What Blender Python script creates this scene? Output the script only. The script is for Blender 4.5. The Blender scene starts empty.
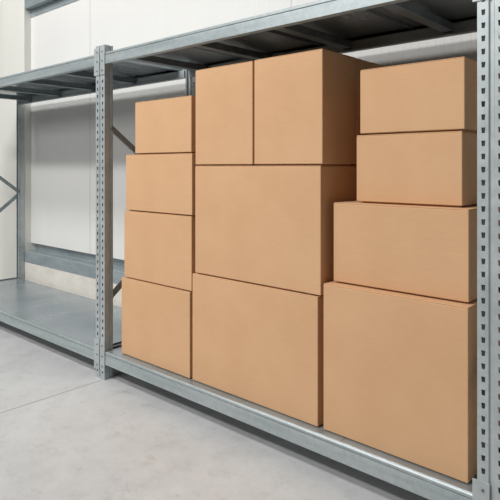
import bpy, bmesh, math, random
from mathutils import Vector
random.seed(4)
scene = bpy.context.scene
COL = scene.collection

# ------------------------------------------------------------------ render look
vs = scene.view_settings
vs.view_transform = 'Standard'
vs.look = 'None'
vs.gamma = 1
vs.use_curve_mapping = False
vs.exposure = 0.08


def lin(r, g, b):
    def c(v):
        v /= 255.0
        return v / 12.92 if v <= 0.04045 else ((v + 0.055) / 1.055) ** 2.4
    return (c(r), c(g), c(b), 1.0)


# ------------------------------------------------------------------ materials
def new_mat(name, color, rough=0.6, metal=0.0, spec=0.5):
    m = bpy.data.materials.new(name)
    m.use_nodes = True
    nt = m.node_tree
    b = nt.nodes['Principled BSDF']
    b.inputs['Base Color'].default_value = color
    b.inputs['Roughness'].default_value = rough
    b.inputs['Metallic'].default_value = metal
    b.inputs['Specular IOR Level'].default_value = spec
    return m, nt, b


def node(nt, t, **kw):
    n = nt.nodes.new(t)
    for k, v in kw.items():
        setattr(n, k, v)
    return n


def ramp(nt, fac, stops):
    r = node(nt, 'ShaderNodeValToRGB')
    els = r.color_ramp.elements
    while len(els) < len(stops):
        els.new(0.5)
    for e, (p, c) in zip(els, stops):
        e.position = p
        e.color = c
    nt.links.new(fac, r.inputs['Fac'])
    return r.outputs['Color']


def coords(nt, scale=(1, 1, 1), kind='Object'):
    tc = node(nt, 'ShaderNodeTexCoord')
    mp = node(nt, 'ShaderNodeMapping')
    mp.inputs['Scale'].default_value = scale
    nt.links.new(tc.outputs[kind], mp.inputs['Vector'])
    return mp.outputs['Vector']


def noise(nt, vec, scale, detail=4.0, rough=0.55):
    n = node(nt, 'ShaderNodeTexNoise')
    n.inputs['Scale'].default_value = scale
    n.inputs['Detail'].default_value = detail
    n.inputs['Roughness'].default_value = rough
    nt.links.new(vec, n.inputs['Vector'])
    return n.outputs['Fac']


def mixc(nt, fac, a, b, blend='MIX'):
    m = node(nt, 'ShaderNodeMix', data_type='RGBA', blend_type=blend)
    for sock, v in ((m.inputs[0], fac), (m.inputs[6], a), (m.inputs[7], b)):
        if isinstance(v, (int, float, tuple)):
            sock.default_value = v
        else:
            nt.links.new(v, sock)
    return m.outputs[2]


def bump(nt, bsdf, height, strength, dist):
    b = node(nt, 'ShaderNodeBump')
    b.inputs['Strength'].default_value = strength
    b.inputs['Distance'].default_value = dist
    nt.links.new(height, b.inputs['Height'])
    nt.links.new(b.outputs['Normal'], bsdf.inputs['Normal'])


def math_node(nt, op, a, b=None):
    m = node(nt, 'ShaderNodeMath', operation=op)
    for i, v in enumerate((a, b)):
        if v is None:
            continue
        if isinstance(v, (int, float)):
            m.inputs[i].default_value = v
        else:
            nt.links.new(v, m.inputs[i])
    return m.outputs[0]


def cardboard(name, tint=1.0):
    m, nt, b = new_mat(name, lin(209, 164, 120), 0.78, 0, 0.22)
    v = coords(nt)
    n1 = noise(nt, v, 3.2, 3)
    base = ramp(nt, n1, [(0.3, tuple(c * tint for c in lin(205, 163, 124)[:3]) + (1,)),
                         (0.7, tuple(c * tint for c in lin(211, 170, 131)[:3]) + (1,))])
    v2 = coords(nt, (18, 18, 420))          # faint liner fibre lines
    n2 = noise(nt, v2, 1.0, 2)
    fib = ramp(nt, n2, [(0.3, (0.93, 0.92, 0.91, 1)), (0.75, (1.03, 1.03, 1.03, 1))])
    col = mixc(nt, 0.6, base, fib, 'MULTIPLY')
    nt.links.new(col, b.inputs['Base Color'])
    n3 = noise(nt, coords(nt, (6, 6, 150)), 1.0, 3)
    bump(nt, b, n3, 0.10, 0.004)
    return m


def galvanised(name, lo, hi, rough=0.42, metal=0.75, streak=None, spangle=0.14):
    m, nt, b = new_mat(name, hi, rough, metal)
    v = coords(nt, (1, 1, 1))
    vo = node(nt, 'ShaderNodeTexVoronoi')
    vo.inputs['Scale'].default_value = 55
    nt.links.new(v, vo.inputs['Vector'])
    sp = node(nt, 'ShaderNodeSeparateColor')
    nt.links.new(vo.outputs['Color'], sp.inputs['Color'])
    n = noise(nt, coords(nt, streak or (4, 4, 4)), 2.0, 4)
    f = math_node(nt, 'ADD', math_node(nt, 'MULTIPLY', sp.outputs[0], spangle), math_node(nt, 'MULTIPLY', n, 1 - spangle))
    col = ramp(nt, f, [(0.28, lo), (0.68, hi)])
    nt.links.new(col, b.inputs['Base Color'])
    r = node(nt, 'ShaderNodeMapRange')
    r.inputs['To Min'].default_value = rough - 0.08
    r.inputs['To Max'].default_value = rough + 0.1
    nt.links.new(f, r.inputs['Value'])
    nt.links.new(r.outputs['Result'], b.inputs['Roughness'])
    return m


M_card = cardboard('corrugated_cardboard')
M_galv = galvanised('galvanised_post_steel', lin(166, 174, 176), lin(188, 194, 195), 0.45, 0.35)
M_beam = galvanised('galvanised_beam_steel', lin(148, 159, 161), lin(180, 188, 189), 0.42, 0.35, (0.6, 16, 16))
M_deck = galvanised('galvanised_deck_sheet', lin(142, 152, 157), lin(166, 175, 179), 0.24, 0.45, (1.2, 0.5, 3), 0.0)
M_brace = galvanised('galvanised_brace_steel', lin(118, 128, 132), lin(146, 155, 158), 0.45, 0.5)
M_girt = galvanised('galvanised_wall_rail', lin(144, 155, 159), lin(170, 179, 182), 0.5, 0.4, (1.5, 6, 6))
M_bolt, _, _ = new_mat('zinc_bolt', lin(120, 124, 126), 0.4, 0.8)


def wall_material(name, base, joints):
    m, nt, b = new_mat(name, base, 0.55, 0, 0.35)
    tc = node(nt, 'ShaderNodeTexCoord')
    s = node(nt, 'ShaderNodeSeparateXYZ')
    nt.links.new(tc.outputs['Object'], s.inputs['Vector'])
    x = s.outputs['X']
    # fine vertical micro ribs
    rib = math_node(nt, 'ABSOLUTE', math_node(nt, 'SINE', math_node(nt, 'MULTIPLY', x, math.pi / 0.05)))
    rib = math_node(nt, 'POWER', rib, 0.35)
    n = noise(nt, coords(nt, (1, 1, 0.35)), 1.6, 3)
    col = ramp(nt, n, [(0.3, tuple(c * 0.96 for c in base[:3]) + (1,)), (0.7, base)])
    if joints:
        period, off = joints
        u = math_node(nt, 'PINGPONG', math_node(nt, 'SUBTRACT', x, off), period / 2)
        g = node(nt, 'ShaderNodeMapRange')
        g.inputs['From Min'].default_value = 0.006
        g.inputs['From Max'].default_value = 0.010
        nt.links.new(u, g.inputs['Value'])
        jn = g.outputs['Result']
        col = mixc(nt, jn, tuple(c * 0.82 for c in base[:3]) + (1,), col)
        rib = math_node(nt, 'MULTIPLY', rib, jn)
    nt.links.new(col, b.inputs['Base Color'])
    bump(nt, b, rib, 0.6, 0.003)
    return m


M_wall = wall_material('white_sandwich_panel', lin(222, 221, 218), (2.567, -1.672))
M_pillar = wall_material('cream_column_cladding', lin(222, 221, 214), None)


def concrete_floor():
    m, nt, b = new_mat('power_floated_concrete', lin(190, 189, 186), 0.4, 0, 0.4)
    v = coords(nt)
    n1 = noise(nt, v, 0.9, 6, 0.6)
    c1 = ramp(nt, n1, [(0.32, lin(180, 181, 181)), (0.5, lin(195, 196, 196)), (0.7, lin(204, 205, 205))])
    n2 = noise(nt, v, 8.5, 9, 0.7)
    c2 = ramp(nt, n2, [(0.28, (0.76, 0.76, 0.755, 1)), (0.46, (0.96, 0.96, 0.96, 1)), (0.68, (1.06, 1.06, 1.06, 1))])
    col = mixc(nt, 0.7, c1, c2, 'MULTIPLY')
    n4 = noise(nt, v, 38, 3, 0.6)                        # fine speckle
    c4 = ramp(nt, n4, [(0.3, (0.94, 0.94, 0.94, 1)), (0.6, (1.01, 1.01, 1.01, 1))])
    col = mixc(nt, 0.6, col, c4, 'MULTIPLY')
    n3 = noise(nt, coords(nt, (2.4, 4.0, 1)), 2.2, 7, 0.72)   # isolated scuffs and stains
    sc = ramp(nt, n3, [(0.57, (1, 1, 1, 1)), (0.68, (0.74, 0.73, 0.71, 1))])
    col = mixc(nt, 0.6, col, sc, 'MULTIPLY')
    # saw-cut joint running towards the wall
    s = node(nt, 'ShaderNodeSeparateXYZ')
    tc = node(nt, 'ShaderNodeTexCoord')
    nt.links.new(tc.outputs['Object'], s.inputs['Vector'])
    wob = math_node(nt, 'MULTIPLY', math_node(nt, 'SUBTRACT', noise(nt, v, 6, 2), 0.5), 0.006)
    d = math_node(nt, 'ABSOLUTE', math_node(nt, 'ADD', math_node(nt, 'ADD', s.outputs['X'], 0.013), wob))
    g = node(nt, 'ShaderNodeMapRange')
    g.inputs['From Min'].default_value = 0.003
    g.inputs['From Max'].default_value = 0.008
    nt.links.new(d, g.inputs['Value'])
    jn = g.outputs['Result']
    col = mixc(nt, jn, lin(158, 154, 147), col)
    nt.links.new(col, b.inputs['Base Color'])
    r = node(nt, 'ShaderNodeMapRange')
    r.inputs['To Min'].default_value = 0.34
    r.inputs['To Max'].default_value = 0.58
    nt.links.new(n2, r.inputs['Value'])
    nt.links.new(r.outputs['Result'], b.inputs['Roughness'])
    bump(nt, b, jn, 0.3, 0.004)
    return m


M_floor = concrete_floor()


def plinth_material():
    m, nt, b = new_mat('bare_concrete_plinth', lin(200, 193, 182), 0.8, 0, 0.3)
    n1 = noise(nt, coords(nt, (1, 1, 2)), 3.5, 6, 0.65)
    col = ramp(nt, n1, [(0.3, lin(206, 201, 192)), (0.55, lin(222, 217, 208)), (0.75, lin(229, 225, 217))])
    nt.links.new(col, b.inputs['Base Color'])
    bump(nt, b, noise(nt, coords(nt), 30, 3), 0.15, 0.004)
    return m


M_plinth = plinth_material()

# ------------------------------------------------------------------ mesh helpers


def link(name, bm, mat, parent=None, loc=(0, 0, 0), bevel=0.0, segs=2, smooth=False):
    bmesh.ops.recalc_face_normals(bm, faces=bm.faces)
    me = bpy.data.meshes.new(name)
    bm.to_mesh(me)
    bm.free()
    me.materials.append(mat)
    if smooth:
        for p in me.polygons:
            p.use_smooth = True
    o = bpy.data.objects.new(name, me)
    COL.objects.link(o)
    o.location = loc
    if parent:
        o.parent = parent
    if bevel:
        md = o.modifiers.new('bevel', 'BEVEL')
        md.width = bevel
        md.segments = segs
        md.limit_method = 'ANGLE'
        md.angle_limit = math.radians(40)
        md.harden_normals = False
    return o


def box(bm, x0, x1, y0, y1, z0, z1):
    vs_ = [bm.verts.new((x, y, z)) for z in (z0, z1) for (x, y) in ((x0, y0), (x1, y0), (x1, y1), (x0, y1))]
    for f in ((0, 3, 2, 1), (4, 5, 6, 7), (0, 1, 5, 4), (1, 2, 6, 5), (2, 3, 7, 6), (3, 0, 4, 7)):
        bm.faces.new([vs_[i] for i in f])


def extrude_x(bm, prof, x0, x1):
    """closed (y,z) profile swept along X"""
    a = [bm.verts.new((x0, y, z)) for y, z in prof]
    b = [bm.verts.new((x1, y, z)) for y, z in prof]
    n = len(prof)
    for i in range(n):
        j = (i + 1) % n
        bm.faces.new((a[i], a[j], b[j], b[i]))
    bm.faces.new(a[::-1])
    bm.faces.new(b)


def cyl(bm, c, axis, r, h, n=10):
    c = Vector(c)
    ax = Vector(axis).normalized()
    u = ax.orthogonal().normalized()
    w = ax.cross(u)
    ring = [[bm.verts.new(c + ax * t + (u * math.cos(2 * math.pi * k / n) + w * math.sin(2 * math.pi * k / n)) * r)
             for k in range(n)] for t in (0, h)]
    for k in range(n):
        j = (k + 1) % n
        bm.faces.new((ring[0][k], ring[0][j], ring[1][j], ring[1][k]))
    bm.faces.new(ring[0][::-1])
    bm.faces.new(ring[1])


def empty(name, loc):
    o = bpy.data.objects.new(name, None)
    o.empty_display_size = 0.2
    COL.objects.link(o)
    o.location = loc
    return o


def tag(o, label, cat, group=None):
    o['label'] = label
    o['category'] = cat
    if group:
        o['group'] = group


def structure(o, label=None, cat=None):
    o['kind'] = 'structure'
    if label:
        o['label'] = label
        o['category'] = cat
    return o


# ------------------------------------------------------------------ the setting
WALL_Y = 0.93
PANEL_Z = 0.585                      # lower edge of the wall panels
bm = bmesh.new(); box(bm, -7, 6, -3.6, WALL_Y + 0.2, -0.2, 0)
structure(link('floor', bm, M_floor), 'pale grey power-floated concrete floor with a saw-cut joint', 'floor')
bm = bmesh.new(); box(bm, -3.419, 6, WALL_Y, WALL_Y + 0.2, PANEL_Z, 5.0)
structure(link('wall_back', bm, M_wall), 'white ribbed panel wall behind the steel rack', 'wall')
bm = bmesh.new(); box(bm, -3.0, 6, WALL_Y - 0.078, WALL_Y + 0.2, 0, 0.372)
structure(link('baseboard_back', bm, M_plinth), 'bare concrete plinth along the foot of the white wall', 'plinth')
bm = bmesh.new(); box(bm, -7, -3.42, WALL_Y - 0.025, WALL_Y + 0.2, 0, 5.0)
structure(link('wall_left', bm, M_pillar), 'cream wall beyond the white column at the left edge', 'wall')
# white clad column in front of the wall at the far left
bm = bmesh.new()
box(bm, -3.463, -2.912, WALL_Y - 0.083, WALL_Y + 0.1, 0, 5.0)
structure(link('trim_1', bm, M_pillar, bevel=0.006), 'cream white clad column at the far left of the wall', 'column')


bm = bmesh.new()
t, yl = 0.006, WALL_Y - 0.080
# web set back under the panels, a ledge standing out and a deep lip hanging from it
extrude_x(bm, [(WALL_Y + 0.065, PANEL_Z), (WALL_Y + 0.06, PANEL_Z), (WALL_Y + 0.06, 0.495), (yl + 0.004, 0.495), (yl, 0.491),
               (yl, 0.373), (yl + t, 0.373), (yl + t, 0.488), (WALL_Y + 0.065, 0.488)], -2.9115, 6)
structure(link('trim_2', bm, M_girt, bevel=0.001), 'grey galvanised rail low on the wall above the concrete plinth', 'wall rail')
bm = bmesh.new()
# upper rail: web on the wall, a shelf flange above it and an upright lip
yl = WALL_Y - 0.078
extrude_x(bm, [(WALL_Y, 3.185), (WALL_Y - t, 3.185), (WALL_Y - t, 3.274), (yl, 3.274), (yl, 3.42), (yl + t, 3.42), (yl + t, 3.28), (WALL_Y, 3.28)], -2.9115, 6)
structure(link('trim_3', bm, M_girt, bevel=0.001), 'grey galvanised rail high on the white wall', 'wall rail')

# ------------------------------------------------------------------ the rack
PW, PD, PH = 0.106, 0.066, 2.30       # upright width, depth, height
BAY = 2.52                           # clear length of the stacked bay
BAY_L = 2.80                         # clear length of the empty bay
REAR = 0.845                         # back face of the rear uprights
RW = 0.050                           # rear upright width
DEPTH = 0.80                         # overall depth
TOPS = (0.1945, 2.250)                # deck heights
rack = empty('shelving_rack', (0, 0, 0))
tag(rack, 'long galvanised steel shelving rack with perforated posts against the white wall', 'shelving rack')


def upright_mesh(rear):
    """perforated upright with its slotted flanges, origin at the lower left front corner"""
    b_ = bmesh.new()
    side_l = [(0.0, PD), (0.0, PD - 0.010), (0.0, PD - 0.022)]
    if rear:                         # narrow single-row section
        w = RW
        front = [(0.0, 0.0), (0.0185, 0.0), (0.0315, 0.0), (w, 0.0)]
        lip = 0.012
    else:                            # wide two-row section with a centre groove
        w = PW
        front = [(0.0, 0.0), (0.0145, 0.0), (0.0295, 0.0), (0.041, 0.0), (0.046, 0.007),
                 (0.060, 0.007), (0.065, 0.0), (0.0765, 0.0), (0.0915, 0.0), (w, 0.0)]
        lip = 0.018
    if not rear:                     # stiffening groove down each flange
        side_l = [(0.0, PD), (0.0, 0.051), (0.005, 0.048), (0.005, 0.040), (0.0, 0.037)]
    side_r = [(w - x, y) for x, y in reversed(side_l)]
    prof = [(lip, PD)] + side_l + front + side_r + [(w - lip, PD)]
    n0 = 1 + len(side_l)             # index of the first front point
    holes = ([2] if rear else []) + ([n0 + 1] if rear else [n0 + 1, n0 + 7])
    face = holes[1:] if rear else holes
    zs = [0.006]
    for k in range(1, int((PH - 0.04) / 0.05) + 1):
        zs += [k * 0.05 - 0.0108, k * 0.05 + 0.0108]
    zs.append(PH)
    grid = []
    for r, z in enumerate(zs):
        row = []
        low = 0 < r < len(zs) - 1 and r % 2 == 1
        for i, (x, y) in enumerate(prof):
            if low and i in face:            # teardrop: the slot narrows downwards
                x += 0.0018
            if low and i - 1 in face:
                x -= 0.0018
            row.append(b_.verts.new((x, y, z)))
        grid.append(row)
    for r in range(len(zs) - 1):
        for i in range(len(prof) - 1):
            if i in holes and r % 2 == 1:
                continue
            b_.faces.new((grid[r][i], grid[r][i + 1], grid[r + 1][i + 1], grid[r + 1][i]))
    return b_


def add_upright(x, y, rear):
    w = RW if rear else PW
    o = link('post', upright_mesh(rear), M_galv, rack, (x + (w if rear else 0), y, 0))
    if rear:
        o.rotation_euler = (0, 0, math.pi)
    md = o.modifiers.new('sheet', 'SOLIDIFY')
    md.thickness = 0.0025
    md.offset = 0
    b_ = bmesh.new()
    box(b_, -0.006, w + 0.006, -0.005, PD + 0.012, 0.0, 0.006)
    link('foot_plate', b_, M_galv, o, bevel=0.0015)
    b_ = bmesh.new()
    cyl(b_, (w / 2, PD * 0.62, 0.006), (0, 0, 1), 0.009, 0.016, 6)
    link('anchor_bolt', b_, M_bolt, o)
    return o


def brace(x, p, q, w=0.034, t=0.020):
    """channel brace in the frame plane between (y,z) points"""
    p, q = Vector((0, *p)), Vector((0, *q))
    d = (q - p).normalized()
    n = Vector((1, 0, 0)).cross(d)
    b_ = bmesh.new()
    th = 0.003
    prof = [(-w / 2, 0), (w / 2, 0), (w / 2, t), (w / 2 - th, t), (w / 2 - th, th), (-w / 2 + th, th), (-w / 2 + th, t), (-w / 2, t)]
    ra = [b_.verts.new(p + n * a + Vector((-c, 0, 0))) for a, c in prof]
    rb = [b_.verts.new(q + n * a + Vector((-c, 0, 0))) for a, c in prof]
    k = len(prof)
    for i in range(k):
        j = (i + 1) % k
        b_.faces.new((ra[i], ra[j], rb[j], rb[i]))
    b_.faces.new(ra[::-1]); b_.faces.new(rb)
    o = link('brace', b_, M_brace, rack, (x, 0, 0))
    for e in (p + d * 0.016, q - d * 0.016):
        b_ = bmesh.new()
        cyl(b_, e, (1, 0, 0), 0.008, 0.007, 6)
        link('brace_bolt', b_, M_bolt, o)
    return o


# each frame: left edge of the front post, left edge of the rear post
FRAMES = ((-PW - BAY_L - PW, -PW - BAY_L - RW), (-PW, -RW), (BAY, BAY))
for fx, rx in FRAMES:
    add_upright(fx, 0.0, False)
    add_upright(rx, REAR, True)
    xm = rx + RW * 0.62
    yf, yr = PD - 0.012, REAR - PD + 0.012
    brace(xm, (yf, 0.075), (yr, 0.075))
    brace(xm, (yf, 0.187), (yr, 0.187))
    brace(xm, (yf, 0.545), (yr, 1.145))
    brace(xm + 0.0215, (yf, 1.735), (yr, 1.175))


def add_beam(x0, x1, zt, rear):
    """stepped edge beam; its end connectors hook over the uprights"""
    zb, s = zt - (0.089 if zt < 1 else 0.082), 0.022
    prof = [(0, zb), (0, zt - s), (0.007, zt - s), (0.007, zt - s + 0.004), (0.001, zt - s + 0.004), (0.001, zt - 0.006),
            (0.007, zt - 0.0005), (0.011, zt - 0.0005), (0.011, zt - 0.0235), (0.040, zt - 0.0235), (0.040, zb)]
    b_ = bmesh.new()
    if rear:
        prof = [(DEPTH - y, z) for y, z in prof]
    extrude_x(b_, prof, x0, x1)
    o = link('beam', b_, M_beam, rack, bevel=0.0012, segs=2)
    low = zt < 1
    za, zc = (0.055, 0.262) if low else (zt - 0.155, zt + 0.036)
    for side in (0, 1):
        b_ = bmesh.new()
        t = 0.004
        if rear:                     # plate bolted to the inner flange of the rear post
            xa, xb = (x0, x0 + t) if side == 0 else (x1 - t, x1)
            ya, yb = DEPTH + 0.0002, REAR - 0.004
        else:                        # plate hooked over the face of the front post
            xa, xb = (x0 - 0.049, x0 + 0.006) if side == 0 else (x1 - 0.018, x1 + 0.047)
            ya, yb = -t - 0.0014, -0.0014
        b_ = bmesh.new()
        box(b_, xa, xb, ya, yb, za, zc)
        link('beam_connector', b_, M_galv, o, bevel=0.0015)
        for k in (0.16, 0.5, 0.84):
            b_ = bmesh.new()
            zr = za + (zc - za) * k
            if rear:
                cyl(b_, (xb if side == 0 else xa, (ya + yb) / 2, zr), (1 if side == 0 else -1, 0, 0), 0.0055, 0.003, 8)
            else:
                cyl(b_, (x0 - 0.022 if side == 0 else x1 + 0.022, ya, zr), (0, -1, 0), 0.0055, 0.003, 8)
            link('rivet', b_, M_bolt, o)
    return o


def add_level(x0, x1, zt):
    add_beam(x0, x1, zt, False)
    add_beam(x0, x1 + (PW - RW if x1 < 0 else 0), zt, True)
    # folded steel deck panels laid between the beams
    n = 4
    w = (x1 - x0) / n
    for k in range(n):
        b_ = bmesh.new()
        a, c = x0 + k * w + 0.0008, x0 + (k + 1) * w - 0.0008
        t = 0.0015
        prof_z = [(a, zt - 0.022), (a, zt), (c, zt), (c, zt - 0.022), (c - t, zt - 0.022), (c - t, zt - t), (a + t, zt - t), (a + t, zt - 0.022)]
        ya, yb = 0.0112, DEPTH - 0.0112
        r0 = [b_.verts.new((x, ya, z)) for x, z in prof_z]
        r1 = [b_.verts.new((x, yb, z)) for x, z in prof_z]
        m = len(prof_z)
        for i in range(m):
            j = (i + 1) % m
            b_.faces.new((r0[i], r0[j], r1[j], r1[i]))
        b_.faces.new(r0[::-1]); b_.faces.new(r1)
        link('deck_panel', b_, M_deck, rack, bevel=0.001, segs=1)
    # cross bars under the deck
    for k in range(4):
        xc = x0 + 0.205 + 0.63 * k + (0.12 if x1 < 0 else 0)
        b_ = bmesh.new()
        h0, h1 = zt - 0.068, zt - 0.0225
        t = 0.002
        prof = [(xc - 0.03, h0), (xc + 0.03, h0), (xc + 0.03, h0 + t), (xc + 0.02, h0 + t), (xc + 0.02, h1), (xc - 0.02, h1), (xc - 0.02, h0 + t), (xc - 0.03, h0 + t)]
        r0 = [b_.verts.new((x, 0.0405, z)) for x, z in prof]
        r1 = [b_.verts.new((x, DEPTH - 0.0405, z)) for x, z in prof]
        m = len(prof)
        for i in range(m):
            j = (i + 1) % m
            b_.faces.new((r0[i], r0[j], r1[j], r1[i]))
        b_.faces.new(r0[::-1]); b_.faces.new(r1)
        o = link('cross_bar', b_, M_brace, rack)
        for yy in (0.0405, DEPTH - 0.0405 - 0.018):
            b_ = bmesh.new()
            box(b_, xc - 0.026, xc + 0.026, yy, yy + 0.018, h0 - 0.008, h0 - 0.0002)
            link('end_clip', b_, M_bolt, o, bevel=0.001)


for x0, x1 in ((-PW - BAY_L, -PW), (0.0, BAY)):
    for zt in TOPS:
        add_level(x0, x1, zt)

# ------------------------------------------------------------------ cardboard boxes
GROUP = 'cardboard boxes stacked on the rack'


def carton(label, x0, x1, y0, y1, z0, z1, lo=0.007, group=GROUP):
    """closed carton: rounded board body with two long top flaps meeting in the middle"""
    W, D, H = x1 - x0, y1 - y0, z1 - z0
    z0, z1 = z0 + 0.0006, z1 - 0.0002
    H = z1 - z0
    root = empty('cardboard_box', ((x0 + x1) / 2, (y0 + y1) / 2, z0))
    tag(root, label, 'box', group)
    tf = 0.0045
    b_ = bmesh.new()
    # grid body with a very slight bulge on each side
    nx, nz = 8, 8
    def bulge(u, v):
        return 0.0022 * math.sin(math.pi * u) * math.sin(math.pi * v)
    hb = H - tf
    faces = []
    def patch(fn, n, m):
        g = [[b_.verts.new(fn(i / n, j / m)) for j in range(m + 1)] for i in range(n + 1)]
        for i in range(n):
            for j in range(m):
                b_.faces.new((g[i][j], g[i + 1][j], g[i + 1][j + 1], g[i][j + 1]))
    patch(lambda u, v: (-W / 2 + W * u, -D / 2 - bulge(u, v), lo + (hb - lo) * v), nx, nz)
    patch(lambda u, v: (-W / 2 + W * u, D / 2 + bulge(u, v), lo + (hb - lo) * v), nx, nz)
    patch(lambda u, v: (-W / 2 - bulge(u, v), -D / 2 + D * u, lo + (hb - lo) * v), nx, nz)
    patch(lambda u, v: (W / 2 + bulge(u, v), -D / 2 + D * u, lo + (hb - lo) * v), nx, nz)
    patch(lambda u, v: (-W / 2 + W * u, -D / 2 + D * v, lo), nx, nx)
    patch(lambda u, v: (-W / 2 + W * u, -D / 2 + D * v, hb), nx, nx)
    bmesh.ops.remove_doubles(b_, verts=b_.verts, dist=1e-5)
    link('box_body', b_, M_card, root, bevel=0.004, segs=3, smooth=False)
    for s in (-1, 1):
        b_ = bmesh.new()
        ya, yb = (-D / 2, -0.0012) if s < 0 else (0.0012, D / 2)
        box(b_, -W / 2 + 0.001, W / 2 - 0.001, ya + (0.001 if s < 0 else 0), yb - (0.001 if s > 0 else 0), hb, H)
        link('top_flap', b_, M_card, root, bevel=0.002, segs=2)
        b_ = bmesh.new()
        box(b_, -W / 2 + 0.02, W / 2 - 0.02, -D / 2 + 0.02 if s < 0 else 0.0012, -0.0012 if s < 0 else D / 2 - 0.02, 0, lo)
        link('bottom_flap', b_, M_card, root, bevel=0.001, segs=1)
    return root


Z = TOPS[0]
F = 0.06
# left stack, bottom to top
carton('tall cardboard box standing on the deck beside the middle post', 0.119, 0.811, F - 0.006, 0.56, Z, 0.712, 0.0035)
carton('cardboard box second from the bottom of the stack beside the middle post', 0.142, 0.820, F, 0.55, 0.712, 1.165)
carton('cardboard box second from the top of the stack beside the middle post', 0.160, 0.824, F, 0.55, 1.165, 1.542)
carton('smallest cardboard box, topmost of the stack beside the middle post', 0.264, 0.818, F, 0.52, 1.542, 1.887)
# middle stack
carton('wide cardboard box at the bottom of the middle stack, resting on the deck', 0.833, 1.737, F - 0.006, 0.70, Z, 0.829, 0.0035)
carton('widest cardboard box, under the two upright boxes in the middle stack', 0.851, 1.750, F, 0.70, 0.829, 1.467)
carton('narrow upright cardboard box on the top left of the middle stack', 0.853, 1.307, F, 0.366, 1.467, 2.031)
carton('large upright cardboard box on the top right of the middle stack', 1.319, 1.760, F, 0.366, 1.467, 2.033)
carton('shaded cardboard box standing behind the large upright box under the top shelf', 1.318, 1.760, 0.372, 0.69, 1.467, 2.031)
# right stack
carton('largest cardboard box, at the bottom of the right stack by the perforated end post', 1.769, 2.464, F - 0.006, 0.60, Z, 0.900, 0.0035)
carton('long cardboard box second from the bottom of the right stack', 1.793, 2.447, 0.105, 0.60, 0.900, 1.288)
carton('cardboard box second from the top of the right stack', 1.885, 2.397, 0.165, 0.60, 1.288, 1.612)
carton('flat cardboard box topmost of the right stack', 1.905, 2.407, 0.165, 0.60, 1.612, 1.925)

# ------------------------------------------------------------------ light
world = bpy.data.worlds.new('hall_daylight')
scene.world = world
world.use_nodes = True
bg = world.node_tree.nodes['Background']
bg.inputs['Color'].default_value = (0.93, 0.97, 1.0, 1)
bg.inputs['Strength'].default_value = 0.025


def area(name, loc, target, sx, sy, power, color=(1, 1, 1)):
    l = bpy.data.lights.new(name, 'AREA')
    l.shape = 'RECTANGLE'
    l.size, l.size_y = sx, sy
    l.energy = power
    l.color = color
    o = bpy.data.objects.new(name, l)
    COL.objects.link(o)
    o.location = loc
    o.rotation_euler = (Vector(target) - Vector(loc)).to_track_quat('-Z', 'Y').to_euler()
    return o


area('aisle_ceiling_light', (-0.9, -3.3, 6.6), (-0.9, -1.6, 0.0), 6.0, 0.8, 275, (1.0, 0.995, 0.98))
area('far_ceiling_light', (-1.2, -6.0, 6.7), (-0.2, 0.5, 1.5), 5.2, 0.5, 370, (1.0, 0.99, 0.975))
area('hall_front_fill', (-1.5, -9.0, 4.9), (-0.5, 0.5, 1.6), 8.0, 1.8, 215, (1.0, 1.0, 0.99))  # unseen fill added from across the hall to lift the shaded wall band

# ------------------------------------------------------------------ camera
cam = bpy.data.cameras.new('camera')
co = bpy.data.objects.new('camera', cam)
COL.objects.link(co)
cam.sensor_width = 36
cam.lens = 36 * 560 / 500
cam.shift_y = -(250 - 167) / 500
cam.clip_start = 0.05
co.location = (3.313, -2.181, 1.46)
co.rotation_euler = (math.radians(90), 0, math.radians(90 - 47.9108))
scene.camera = co
